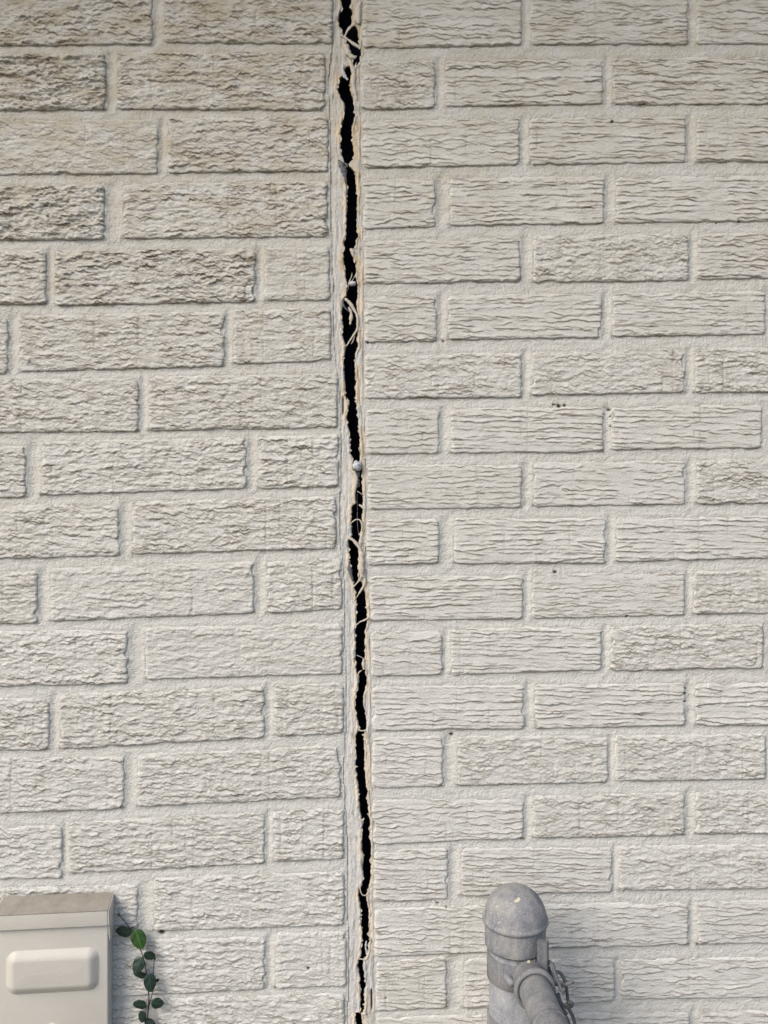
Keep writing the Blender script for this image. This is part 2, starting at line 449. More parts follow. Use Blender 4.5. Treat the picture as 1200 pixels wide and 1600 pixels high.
def brick_mesh(b, style, seed, step, amp=1.0, dirt_shade=0.3, local=True):
    x0, x1, tl, tr, bl, br = b
    W = x1 - x0; H = (bl + br - tl - tr) / 2
    nx = max(8, int(round(W / (step * 1.18)))); ny = max(6, int(round(H / (step * 0.76))))
    u = np.linspace(0, 1, nx + 1); v = np.linspace(0, 1, ny + 1)
    U, V = np.meshgrid(u, v)
    top = tl + (tr - tl) * U; bot = bl + (br - bl) * U
    X = x0 + W * U
    Y = top + (bot - top) * V
    dl, drr, dt, db = U * W, (1 - U) * W, V * H, (1 - V) * H
    # uneven outline
    s = seed * 7.7
    jl = 1.6 * fbm(Y / 14, s, 81, 2) + 5 * sstep(0.3, 0.7, noise(Y / 22, s + 1, 86)); jr = 1.6 * fbm(Y / 14, s + 9, 82, 2) - 5 * sstep(0.3, 0.7, noise(Y / 22, s + 2, 87))
    jt = 1.5 * fbm(X / 22, s + 3, 83, 3) + 4 * sstep(0.25, 0.7, noise(X / 40, s + 3, 88)); jb = 1.3 * fbm(X / 18, s + 6, 84, 3) - 2.5 * sstep(0.35, 0.7, noise(X / 40, s + 4, 89))
    X2 = X + jl * np.exp(-dl / 6) + jr * np.exp(-drr / 6)
    Y2 = Y + jt * np.exp(-dt / 6) + jb * np.exp(-db / 6)
    # rounded corners
    rc = 6.0
    def corner(dx, dy, sx, sy):
        nonlocal X2, Y2
        a = np.clip(1 - dx / rc, 0, 1); c = np.clip(1 - dy / rc, 0, 1)
        k = a * c * 2.0
        X2 = X2 + sx * k; Y2 = Y2 + sy * k
    corner(dl, dt, 1, 1); corner(drr, dt, -1, 1); corner(dl, db, 1, -1); corner(drr, db, -1, -1)
    h, d = relief(X, Y, style, seed, amp, dirt_shade)
    edge = np.minimum(1, np.minimum(np.minimum(dl / 5, drr / 4), np.minimum(dt / 5, db / 3.0)))
    edge = np.clip(edge, 0, 1)
    soft = 1 - np.sqrt(np.clip(1 - (1 - edge) ** 2, 0, 1))
    h = h * (0.45 + 0.55 * edge) - 1.1 * soft
    # top edges are blurred by paint
    h = h - 0.7 * np.exp(-dt / 5)
    h, d = pit_apply(X, Y, h, d)
    d = np.maximum(d, 0.6 * dirt_shade * np.exp(-db / 1.0) * (0.6 + 0.8 * noise(X / 40, s, 85)))  # brown lower edge of the brick: dirt with shade painted in
    gr = warm_light_grime(X2, Y2) if local else np.zeros_like(X2)
    ox, oy = (x0 + x1) / 2, (tl + tr + bl + br) / 4
    n = (nx + 1) * (ny + 1)
    co = np.stack([(X2 - ox) * S, -h / 1000, (oy - Y2) * S], -1).reshape(-1, 3)
    idx = np.arange(n).reshape(ny + 1, nx + 1)
    q = np.stack([idx[:-1, :-1], idx[1:, :-1], idx[1:, 1:], idx[:-1, 1:]], -1).reshape(-1, 4)
    ring = np.concatenate([idx[0, :], idx[1:, -1], idx[-1, -2::-1], idx[-2:0:-1, 0]])
    m = len(ring)
    back = co[ring].copy(); back[:, 1] = 0.014
    back[:, 0] *= 1.0; 
    bi = np.arange(n, n + m)
    sk = np.stack([ring, np.roll(ring, -1), np.roll(bi, -1), bi], -1)
    co = np.concatenate([co, back]); q = np.concatenate([q, sk])
    dd = np.concatenate([d.ravel(), np.full(m, 0.25)])
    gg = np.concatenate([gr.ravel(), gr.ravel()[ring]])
    me = mesh_np('brick', co, q, True, {'dirt_shade': dd, 'warm_light_grime': gg})
    return me, ((ox - 600) * S, 0.0, (800 - oy) * S)

# ------------------------------------------------------------------ surroundings
GROUND = -1.70
def box_obj(name, lo, hi, mat, parent=None, bevel=0.0):
    bm = bmesh.new()
    bmesh.ops.create_cube(bm, size=1)
    for v in bm.verts:
        v.co = Vector([(lo[i] + hi[i]) / 2 + v.co[i] * (hi[i] - lo[i]) for i in range(3)])
    if bevel: bmesh.ops.bevel(bm, geom=bm.edges[:], offset=bevel, segments=2, affect='EDGES')
    return bm_obj(name, bm, mat, parent, smooth=False)

M_ground = simple('dry_ground', (0.17, 0.15, 0.12), 0.95, bumps=(40, 0.01), var=((0.13, 0.11, 0.085), 6))
M_shade_eave = simple('shade_eave_paint', (0.66, 0.50, 0.32), 0.7)
bm = bmesh.new()
vs = [bm.verts.new(c) for c in ((-60, -60, GROUND), (60, -60, GROUND), (60, 0.6, GROUND), (-60, 0.6, GROUND))]
bm.faces.new(vs)
tag(bm_obj('ground', bm, M_ground, smooth=False), kind='structure')
eave = empty('shade_eave', (0, 0.05, 1.12), 'unseen tan eave added above the brick wall to shade and warm its top', 'eave')  # unseen overhang, added to darken and warm the top of the wall
box_obj('shade_soffit', (-2.6, -0.40, 1.12), (2.6, 0.10, 1.14), M_shade_eave, eave)
box_obj('shade_fascia', (-2.6, -0.425, 1.10), (2.6, -0.402, 1.27), M_shade_eave, eave, 0.003)

# ------------------------------------------------------------------ the two wall sections
wl = empty('brick_wall', (-0.5, 0, GROUND), 'off-white painted brick wall left of the crack, long rough bark-textured bricks', 'wall')
wr = empty('brick_wall', (0.5, 0, GROUND), 'off-white painted brick wall right of the crack, shorter bricks with fine horizontal ridges', 'wall')

AMPL = {(1, 0): (1.5, 0.50), (3, 0): (1.45, 0.58), (4, 1): (1.25, 0.62), (0, 0): (1.2, 0.5), (0, 1): (1.1, 0.5), (1, 1): (1.1, 0.5), (2, 0): (0.8, 0.4),
        (6, 0): (1.0, 0.5), (7, 1): (1.15, 0.4), (10, 1): (0.9, .2), (9, 1): (0.8, .25), (15, 2): (0.7, .2), (4, 2): (0.7, .25)}
BARK_R = {(4, 1), (6, 0), (6, 1), (6, 2), (8, 2), (10, 2), (11, 2), (13, 1), (13, 2), (14, 1), (14, 2), (15, 2), (1, 0)}
seed = 1
for r, row in enumerate(LEFT):
    for c, b in enumerate(row):
        seed += 1
        a, dr = AMPL.get((r, c), (random.uniform(0.85, 1.1), max(0.40, 0.56 - 0.012 * r)))
        me, loc = brick_mesh(b, 'bark', seed, 1.55, a, dr)
        link('brick', me, M_brick, wl, loc)
for r, row in enumerate(RIGHT):
    for c, b in enumerate(row):
        seed += 1
        st = 'bark' if (r, c) in BARK_R else 'ledge'
        me, loc = brick_mesh(b, st, seed, 1.55, random.uniform(0.85, 1.1) * (0.8 if st == 'bark' else 1), max(0.42, 0.50 - 0.006 * r))
        link('brick', me, M_brick, wr, loc)

# bricks outside the picture share a few meshes
varL = [brick_mesh((0, 316, 0, -8, 86, 78), 'bark', 301 + k, 3.2, local=False)[0] for k in range(4)]
varR = [brick_mesh((0, 243, 0, -3, 72, 69), 'ledge' if k < 3 else 'bark', 321 + k, 3.2, local=False)[0] for k in range(4)]
halfL = [brick_mesh((0, 146, 0, -4, 82, 78), 'bark', 341 + k, 3.2, local=False)[0] for k in range(2)]
halfR = [brick_mesh((0, 112, 0, -2, 71, 69), 'ledge', 345 + k, 3.2, local=False)[0] for k in range(2)]
def put(var, cx, cy, par):
    me = random.choice(var)
    if len(me.materials) == 0: me.materials.append(M_brick)
    link('brick', me, None, par, ((cx - 600) * S, 0, (800 - cy) * S))
def row_out(cy, x_from, x_to, pitch, var, par):
    x = x_from
    while (x > x_to) if pitch < 0 else (x < x_to):
        put(var, x, cy, par); x += pitch
XL, XR = -560, 1780
YB = 800 + int(-GROUND / S)
for r, row in enumerate(LEFT):
    b = row[0]
    row_out((b[2] + b[4]) / 2 + 6, b[0] - 17 - 158, XL, -333, varL, wl)
for r, row in enumerate(RIGHT):
    b = row[-1]
    row_out((b[3] + b[5]) / 2 - 2, b[1] + 15 + 121, XR, 258, varR, wr)
y = 1703; k = 0
while y < YB - 20:
    if k % 2: put(halfL, 540 - 75, y, wl)
    row_out(y, 540 - 158 - (165 if k % 2 else 0), XL, -333, varL, wl); y += 99; k += 1
y = -76; k = 0
while y > -370:
    if k % 2: put(halfL, 518 - 75, y, wl)
    row_out(y, 520 - 158 - (165 if k % 2 else 0), XL, -333, varL, wl); y -= 99; k += 1
y = 1706; k = 0
while y < YB - 20:
    if k % 2 == 0: put(halfR, 590 + 57, y, wr)
    row_out(y, 590 + 121 + (129 if k % 2 == 0 else 0), XR, 258, varR, wr); y += 89.5; k += 1
y = -54; k = 0
while y > -370:
    if k % 2 == 0: put(halfR, 566 + 57, y, wr)
    row_out(y, 566 + 121 + (129 if k % 2 == 0 else 0), XR, 258, varR, wr); y -= 90; k += 1

# ---- mortar: one relief sheet per wall section
def mortar(bricks, x_lo, x_hi, edge_fn, side, parent):
    st = 2.0
    xs = np.arange(x_lo, x_hi + .1, st); ys = np.arange(-44, 1652, st)
    X, Y = np.meshgrid(xs, ys)
    BIG = 1e3
    up = np.full(X.shape, BIG); dn = np.full(X.shape, BIG); lf = np.full(X.shape, BIG); rt = np.full(X.shape, BIG)
    inside = np.zeros(X.shape, bool)
    for (x0, x1, tl, tr, bl, br) in bricks:
        i0 = max(0, int((x0 - 40 - x_lo) / st)); i1 = min(len(xs), int((x1 + 40 - x_lo) / st) + 1)
        j0 = max(0, int((min(tl, tr) - 45 + 44) / st)); j1 = min(len(ys), int((max(bl, br) + 45 + 44) / st) + 1)
        if i1 <= i0 or j1 <= j0: continue
        sx = X[j0:j1, i0:i1]; sy = Y[j0:j1, i0:i1]
        t = np.clip((sx - x0) / (x1 - x0), 0, 1)
        ty = tl + (tr - tl) * t; by = bl + (br - bl) * t
        inx = (sx > x0 - 3) & (sx < x1 + 3); iny = (sy > ty - 3) & (sy < by + 3)
        d1 = sy - by; w = up[j0:j1, i0:i1]; np.minimum(w, np.where(inx & (d1 > -3), np.maximum(d1, 0), BIG), out=w)
        d2 = ty - sy; w = dn[j0:j1, i0:i1]; np.minimum(w, np.where(inx & (d2 > -3), np.maximum(d2, 0), BIG), out=w)
        d3 = sx - x1; w = lf[j0:j1, i0:i1]; np.minimum(w, np.where(iny & (d3 > -3), np.maximum(d3, 0), BIG), out=w)
        d4 = x0 - sx; w = rt[j0:j1, i0:i1]; np.minimum(w, np.where(iny & (d4 > -3), np.maximum(d4, 0), BIG), out=w)
        ins = (sx > x0 + 7) & (sx < x1 - 7) & (sy > ty + 7) & (sy < by - 7)
        inside[j0:j1, i0:i1] |= ins
    hor = (up + dn)
    t = np.where(hor < 60, up / np.maximum(up + dn, 1), 0.5)
    # bed joint: deep under the upper brick, sloping out to the lower brick
    hb = -2.2 + 1.3 * np.clip(t / 0.9, 0, 1) - 0.5 * np.exp(-((t - 0.5) / 0.3) ** 2) - 0.5 * sstep(0.85, 1.0, t)
    ver = (lf + rt)
    tv = np.where(ver < 60, lf / np.maximum(ver, 1), 0.5)
    hv = -1.0 - 2.3 * np.sin(math.pi * np.clip(tv, 0, 1) ** 0.85) + 0.9 * tv
    wv = sstep(60, 30, ver) * sstep(18, 30, np.where(hor > 200, 60, hor))
    H = hb * (1 - wv) + hv * wv
    # smooth crossings
    for _ in range(2):
        H = (H + np.roll(H, 1, 0) + np.roll(H, -1, 0) + np.roll(H, 1, 1) + np.roll(H, -1, 1)) / 5
    H = H + 0.6 * fbm(X / 34, Y / 14, 91, 3) + 0.42 * fbm(X / 6, Y / 5, 92, 2) + 0.5 * np.abs(noise(X / 15, Y / 9, 93))
    dirt_shade = 0.28 * np.exp(-up / 1.6) * np.clip(0.6 + 1.1 * noise(X / 70, Y / 90, 94), 0, 1.4)  # dark strip under the upper brick, shade and dirt in one tone
    dirt_shade = np.maximum(dirt_shade, 0.55 * np.exp(-up / 2.0) * sstep(0.25, 0.5, noise(X / 26, Y / 60, 95)))
    gr = warm_light_grime(X, Y)
    H, dirt_shade = pit_apply(X, Y, H, dirt_shade)
    if side < 0: ok = X < edge_fn(Y)
    else: ok = X > edge_fn(Y)
    ok &= ~inside
    n = X.size
    co = np.stack([(X - 600) * S, -H / 1000, (800 - Y) * S], -1).reshape(-1, 3)
    idx = np.arange(n).reshape(X.shape)
    q = np.stack([idx[:-1, :-1], idx[1:, :-1], idx[1:, 1:], idx[:-1, 1:]], -1).reshape(-1, 4)
    okf = ok.ravel()
    q = q[okf[q].all(1)]
    used = np.unique(q)
    remap = np.full(n, -1); remap[used] = np.arange(len(used))
    me = mesh_np('mortar', co[used], remap[q], True, {'dirt_shade': dirt_shade.ravel()[used], 'warm_light_grime': gr.ravel()[used]})
    return link('mortar', me, M_mortar, parent)

xeL = [(-40, 520), (24, 520), (125, 508), (226, 513), (328, 512), (428, 515), (525, 517), (628, 527), (721, 529), (817, 525), (913, 534), (1012, 535),
       (1110, 537), (1205, 532), (1305, 537), (1405, 538), (1500, 541), (1600, 538), (1650, 538)]
xeR = [(-40, 567), (36, 567), (132, 564), (225, 567), (318, 567), (408, 570), (498, 570), (588, 570), (674, 572), (762, 575), (847, 573), (935, 578), (1020, 580),
       (1106, 582), (1190, 582), (1285, 582), (1368, 584), (1455, 586), (1540, 588), (1650, 588)]
def fL(y): return np.interp(y, [a for a, _ in xeL], [b for _, b in xeL])
def fR(y): return np.interp(y, [a for a, _ in xeR], [b for _, b in xeR])
mortar([b for row in LEFT for b in row], -44, 560, lambda y: fL(y) + 5, -1, wl)
mortar([b for row in RIGHT for b in row], 548, 1244, lambda y: fR(y) - 3.5, 1, wr)
def quad_sheet(name, x0, x1, y0, y1, dep, mat, par, st=20):
    xs = np.linspace(x0, x1, max(2, int((x1 - x0) / st))); ys = np.linspace(y0, y1, max(2, int((y1 - y0) / st)))
    X, Y = np.meshgrid(xs, ys)
    H = -dep + 0.6 * noise(X / 40, Y / 40, 96)
    idx = np.arange(X.size).reshape(X.shape)
    q = np.stack([idx[:-1, :-1], idx[1:, :-1], idx[1:, 1:], idx[:-1, 1:]], -1).reshape(-1, 4)
    me = mesh_np(name, np.stack([(X - 600) * S, -H / 1000, (800 - Y) * S], -1).reshape(-1, 3), q, True)
    return link(name, me, mat, par)
YT = -400
for par, xa, xb, xin0, xin1, cxt, cxb in ((wl, XL, None, -44, None, 528, 556), (wr, None, XR, None, 1244, 552, 570)):
    if par is wl:
        quad_sheet('mortar', XL, -44, YT, YB, 5, M_mortar, par)
        quad_sheet('mortar', -44, 530, YT, -44, 5, M_mortar, par)
        quad_sheet('mortar', -44, 556, 1650, YB, 5, M_mortar, par)
        box_obj('wall_core', ((XL - 600) * S, 0.0125, GROUND), ((505 - 600) * S, 0.11, (800 - YT) * S), M_inner, par)
    else:
        quad_sheet('mortar', 1244, XR, YT, YB, 5, M_mortar, par)
        quad_sheet('mortar', 552, 1244, YT, -44, 5, M_mortar, par)
        quad_sheet('mortar', 572, 1244, 1650, YB, 5, M_mortar, par)
        box_obj('wall_core', ((592 - 600) * S, 0.0125, GROUND), ((XR - 600) * S, 0.11, (800 - YT) * S), M_inner, par)

# ---- caulked edges on either side of the crack, torn along the opening
def caulk(side, parent):
    ys = np.arange(-40, 1645, 1.4)
    nu = 26
    u = np.linspace(0, 1, nu + 1) ** 0.8
    out = (fL(ys) - 3) if side < 0 else (fR(ys) + 2.5)
    out = out + 1.2 * fbm(ys / 12, 3.1, 101 + side, 2)
    inn = crackL(ys) if side < 0 else crackR(ys)
    if side > 0: out = np.maximum(out, inn + 5)
    U, Yg = np.meshgrid(u, ys)
    X = out[:, None] + (inn - out)[:, None] * U
    W = np.abs(inn - out)[:, None]
    dist = (1 - U) * W                      # pixels from the torn edge
    base = -3.6 + (1.3 if side < 0 else 2.2) * sstep(0, 0.5, U)
    # long vertical drag marks of the caulking gun and brush
    r1 = fbm(X / 5.0 + 0.5 * noise(Yg / 30, 2, 111), Yg / 75, 112, 2, 0.6)
    r2 = np.abs(noise(X / 3.4, Yg / 38, 113))
    H = base + 0.6 * r1 - 0.55 * r2 + 0.35 * fbm(X / 6, Yg / 11, 114, 3)
    # folds: torn skin edges running down the strip
    fold_x = inn[:, None] + side * (5.5 + 3.2 * noise(Yg / 55, 5.5, 115) + 0.9 * noise(Yg / 7, 6.5, 116))
    on = sstep(-0.15, 0.15, noise(Yg / 45, 9.1, 117 + side))
    s_ = (X - fold_x) * (-side)
    H = H + on * 0.9 * (1 - sstep(-1.2, 0.2, -s_ )) 
    H = H + 0.7 * np.exp(-((dist - 2.0) / 1.6) ** 2) * (0.3 + 1.3 * noise(Yg / 9, 7.7, 118))
    H = H - 1.6 * np.exp(-dist / 0.8)
    cream = sstep(9.5, 3.5, dist + 4.2 * fbm(X / 8, Yg / 24, 119, 2)) if side < 0 else sstep(15, 7, dist + 4.5 * fbm(X / 8, Yg / 30, 120, 2))
    fade = 1.0 - 0.45 * sstep(200, 1500, Yg)
    cream = cream * fade * sstep(-0.55, 0.25, fbm(X / 40, Yg / 45, 125 + side, 2))
    dirt_shade = 0.35 * np.exp(-dist / 0.8) + 0.25 * sstep(0.42, 0.6, noise(X / 5, Yg / 20, 121))
    if side > 0:      # narrow secondary slit near the foot
        sl = np.exp(-((X - (580.5 + 0.01 * (Yg - 1550))) / 1.1) ** 2) * sstep(1545, 1552, Yg) * sstep(1584, 1574, Yg)
        H = H - 5 * sl; dirt_shade = np.maximum(dirt_shade, sl)
    else:             # slit in the skin
        sl = np.exp(-((X - (535.8 + 0.2 * noise(Yg / 5, 1, 5))) / 1.2) ** 2) * sstep(616, 624, Yg) * sstep(650, 642, Yg)
        H = H - 3 * sl; dirt_shade = np.maximum(dirt_shade, sl * 0.9)
    ny = len(ys); n = X.size
    co = np.stack([(X - 600) * S, -H / 1000, (800 - Yg) * S], -1).reshape(-1, 3)
    idx = np.arange(n).reshape(X.shape)
    q = np.stack([idx[:-1, :-1], idx[1:, :-1], idx[1:, 1:], idx[:-1, 1:]], -1).reshape(-1, 4)
    if side > 0: q = q[:, ::-1]
    me = mesh_np('caulk', co, q, True, {'dirt_shade': dirt_shade.ravel(), 'cream': cream.ravel(), 'warm_light_grime': warm_light_grime(X, Yg).ravel()})
    o = link('caulk', me, M_caulk, parent)
    # inner face of the opening running back into the wall
    e = co[idx[:, -1]]; e2 = e.copy(); e2[:, 1] += 0.0022; e2[:, 0] += side * 0.0004
    e3 = e2.copy(); e3[:, 1] = 0.05; e3[:, 0] += side * 0.002
    m = len(e)
    cc = np.concatenate([e, e2, e3]); k = np.arange(m - 1)
    qq = np.concatenate([np.stack([k, k + 1, k + 1 + m, k + m], -1), np.stack([k + m, k + m + 1, k + 1 + 2 * m, k + 2 * m], -1)])
    me = mesh_np('joint_side', cc, qq, True)
    link('joint_side', me, M_inner, parent)
caulk(-1, wl); caulk(1, wr)

# straight continuation of the joint above and below the picture
for (ya, yb, xa, xb) in ((YT, -40, 531, 549), (1644, YB, 558, 570)):
    for par, x0, x1 in ((wl, xa - 22, xa), (wr, xb, xb + 18)):
        quad_sheet('caulk', x0, x1, ya, yb, 3, M_caulk, par, 5)
        box_obj('joint_side', ((x0 - 600) * S, 0.004, (800 - yb) * S), ((x1 - 600) * S, 0.05, (800 - ya) * S), M_inner, par)

# dark filler deep in the joint
ys = np.arange(YT, YB, 6.0); us = np.linspace(-1, 1, 13)
U, Yg = np.meshgrid(us, ys)
cx = np.interp(Yg, [0, 1600], [541, 569])
Hf = 0.034 - 0.007 * np.sqrt(np.clip(1 - U ** 2, 0, 1)) + 0.0012 * noise(U * 3, Yg / 30, 131) + 0.0008 * noise(U * 6, Yg / 9, 132)
co = np.stack([(cx + U * 30 - 600) * S, Hf, (800 - Yg) * S], -1).reshape(-1, 3)
idx = np.arange(U.size).reshape(U.shape)
q = np.stack([idx[:-1, :-1], idx[1:, :-1], idx[1:, 1:], idx[:-1, 1:]], -1).reshape(-1, 4)
fo = link('joint_filler', mesh_np('joint_filler', co, q, True), M_black)
tag(fo, 'black foam filler strip deep inside the vertical crack between the wall sections', 'filler')

# ------------------------------------------------------------------ tubes, lathes
def tube(name, pts, radii, mat, parent, seg=8, flat=1.0, closed_tip=True, sub=4, wob=0.0):
    """smooth tube through the points; flat squashes it across the wall normal"""
    pts = [Vector(p) for p in pts]
    if name == 'caulk_strand':
        pts = [p + Vector((random.uniform(-1, 1), 0, random.uniform(-1, 1))) * 0.45 * S if 0 < i < len(pts) - 1 else p for i, p in enumerate(pts)]
    if not hasattr(radii, '__len__'): radii = [radii] * len(pts)
    n = len(pts); cp = []; cr = []
    for i in range(n - 1):
        p0 = pts[max(i - 1, 0)]; p1 = pts[i]; p2 = pts[i + 1]; p3 = pts[min(i + 2, n - 1)]
        for k in range(sub):
            t = k / sub
            cp.append(0.5 * ((2 * p1) + (p2 - p0) * t + (2 * p0 - 5 * p1 + 4 * p2 - p3) * t * t + (3 * p1 - p0 - 3 * p2 + p3) * t ** 3))
            rr = radii[i] * (1 - t) + radii[i + 1] * t
            cr.append(rr * (1 + wob * random.uniform(-1, 1)))
    cp.append(pts[-1]); cr.append(radii[-1])
    bm = bmesh.new(); rings = []
    up = Vector((0, 1, 0))
    for i, p in enumerate(cp):
        t = (cp[min(i + 1, len(cp) - 1)] - cp[max(i - 1, 0)]).normalized()
        a = t.cross(up)
        if a.length < 1e-3: a = t.cross(Vector((1, 0, 0)))
        a.normalize(); b = t.cross(a).normalized()
        rings.append([bm.verts.new(p + a * math.cos(2 * math.pi * k / seg) * cr[i] + b * math.sin(2 * math.pi * k / seg) * cr[i] * flat) for k in range(seg)])
    for r0, r1 in zip(rings, rings[1:]):
        for k in range(seg):
            bm.faces.new((r0[k], r0[(k + 1) % seg], r1[(k + 1) % seg], r1[k]))
    if closed_tip:
        bm.faces.new(rings[0]); bm.faces.new(rings[-1])
    return bm_obj(name, bm, mat, parent)

def lathe(name, prof, origin, axis, mat, parent, seg=64, wob=None):
    """prof: list of (radius, distance along axis)"""
    axis = Vector(axis).normalized()
    q = axis.to_track_quat('Z', 'Y')
    bm = bmesh.new(); rings = []
    for (r, h) in prof:
        if r < 1e-6: rings.append([bm.verts.new(Vector(origin) + q @ Vector((0, 0, h)))]); continue
        rings.append([bm.verts.new(Vector(origin) + q @ Vector((r * math.cos(2 * math.pi * k / seg), r * math.sin(2 * math.pi * k / seg), h))) for k in range(seg)])
    for a, b in zip(rings, rings[1:]):
        if len(a) == 1 and len(b) == 1: continue
        for k in range(seg):
            k2 = (k + 1) % seg
            if len(a) == 1: bm.faces.new((a[0], b[k], b[k2]))
            elif len(b) == 1: bm.faces.new((a[k], a[k2], b[0]))
            else: bm.faces.new((a[k], a[k2], b[k2], b[k]))
    return bm_obj(name, bm, mat, parent)

# ------------------------------------------------------------------ torn strands in the crack
def zc(base, pts, d=0.0005):     # crack zoom coordinates -> world
    return [P(490 + u / 8, base + v / 8, d + (w[0] if w else 0)) for (u, v, *w) in pts]
def strand(base, pts, r, par, d=-0.001, mat=None, flat=0.45):
    rr = [x * S for x in r] if hasattr(r, '__len__') else r * S
    tube('caulk_strand', zc(base, pts, d), rr, mat or M_thread, par, seg=7, flat=flat, sub=5, wob=0.3)
strand(0, [(520,290),(470,330),(430,375),(405,425),(385,470)], [2.6,2.2,1.8,1.5,1.0], wl)
strand(0, [(330,440),(390,470),(440,500),(500,550),(560,590),(580,615)], [1.2,1.6,1.7,2.4,3.2,1.5], wr)
strand(0, [(560,300),(550,200),(560,90),(590,20)], [3,5,4.5,3], wr)
strand(0, [(505,280),(520,200),(535,120),(520,60)], [2.5,3.5,3,2], wr)
strand(0, [(400,560),(430,660),(490,720),(540,700)], [4,4.5,3.5,0.8], wl)
strand(0, [(450,760),(480,840),(500,930),(495,1050),(520,1180),(545,1260)], [2,3,3.6,4,3,1], wr)
strand(0, [(375,800),(365,880),(385,950),(430,1000)], [1.2,2.2,3.4,1.0], wl, mat=M_white)
strand(400, [(390,530),(450,590),(505,670),(545,760),(550,870),(540,930)], [1.5,2.6,2.6,2.0,2.0,1.6], wl, 0.0)
strand(400, [(545,920),(505,975),(460,1050),(410,1125)], [1.7,1.5,1.2,0.9], wl, 0.0)
strand(400, [(530,930),(515,1000),(495,1060),(470,1100)], [1.0,0.9,0.7,0.5], wr, -0.001)
strand(400, [(370,545),(360,600),(395,650),(440,690)], [1.2,2.2,1.6,0.8], wl, -0.001, M_rubber)
strand(400, [(440,640),(470,720),(465,800),(455,860)], [1.5,2.8,2.6,1.0], wl, -0.003)
strand(400, [(480,210),(475,260),(445,320),(430,420)], [0.5,0.7,0.7,0.5], wl, -0.003)
strand(400, [(520,240),(500,280),(470,330)], [0.4,0.6,0.5], wl, -0.003)
strand(200, [(310,400),(340,450),(370,520),(390,600),(400,680)], [1.2,4.2,4.2,3.0,1.2], wl, -0.0015, M_rubber)
strand(200, [(370,430),(410,460),(420,490)], [1.2,2.0,1.0], wl, 0.0, M_rubber)
strand(200, [(395,640),(410,760),(402,900),(405,1000)], [1.0,1.3,0.9,0.4], wl, -0.002, M_rubber)
strand(200, [(500,1560),(470,1530),(455,1510)], [3.5,3.0,0.8], wr, -0.001)
strand(600, [(500,1090),(530,1180),(520,1280),(505,1400),(510,1500)], [3,3.5,3.2,2.2,2.5], wl, -0.001)
strand(600, [(560,1100),(545,1200),(560,1290)], [3.2,3.6,2.8], wl, -0.004, M_rubber)
strand(600, [(545,1340),(580,1360),(610,1385)], [0.7,0.5,0.4], wr, 0.0)
strand(600, [(565,1510),(600,1530),(625,1560)], [1.0,2.2,1.5], wr, -0.001)
strand(600, [(548,1330),(545,1420),(550,1590)], [0.6,0.6,0.5], wl, -0.004, M_rubber)
strand(800, [(475,135),(510,110),(540,95),(580,108),(608,160),(600,240)], [0.9,0.8,0.9,1.2,1.4,0.8], wr, 0.0)
strand(800, [(548,0),(550,120),(555,250),(590,300)], [0.5,0.5,0.5,0.5], wr, -0.004, M_rubber)
strand(800, [(575,290),(600,340),(590,420)], [1.0,3.4,1.2], wr, -0.002, M_rubber)
strand(800, [(435,325),(490,350),(540,400),(580,460),(600,560),(595,700),(605,820)], [1.2,2.2,2.4,2.8,4.0,4.6,3.0], wl, 0.0)
strand(800, [(610,800),(575,850),(530,900),(492,940)], [1.8,1.6,1.2,0.9], wl, 0.0)
strand(800, [(620,790),(640,850),(632,930)], [1.2,1.6,1.0], wr, 0.0)
strand(800, [(628,920),(600,970),(565,1020),(540,1065)], [1.1,1.6,1.0,0.6], wr, 0.0)
strand(800, [(450,600),(445,700),(470,790),(490,870)], [0.8,3.4,2.2,0.8], wl, -0.001, M_rubber)
strand(800, [(540,1410),(580,1375),(630,1355),(685,1325)], [0.8,1.2,1.2,1.4], wl, 0.0)
strand(1000, [(540,190),(580,210),(615,225)], [0.7,0.5,0.5], wl, 0.0)
strand(1000, [(625,230),(620,300),(630,370)], [1.5,3.0,2.0], wr, -0.001)
strand(1000, [(600,380),(565,410),(550,460)], [0.7,0.9,1.0], wl, 0.0)
strand(1000, [(540,1095),(570,1130),(610,1135),(650,1130)], [1.6,1.2,1.0,1.4], wl, 0.0)
strand(1200, [(575,640),(610,660),(632,625)], [2.4,2.2,0.6], wl, 0.0)
strand(1200, [(610,760),(600,820),(600,900)], [0.6,1.0,0.5], wl, 0.0)
strand(1200, [(580,1490),(590,1550),(620,1590),(665,1585)], [0.7,0.8,0.9,0.8], wl, 0.0)
strand(1400, [(660,560),(650,640),(668,750)], [0.8,1.6,0.5], wr, -0.002, M_white)
strand(1400, [(565,790),(600,785),(640,805)], [0.8,0.7,0.9], wl, 0.0)
strand(1400, [(625,820),(640,940),(655,1080)], [0.7,1.6,0.5], wr, -0.001, M_white)
strand(1400, [(640,1480),(640,1430),(660,1400)], [4,2.5,1.0], wr, -0.001)

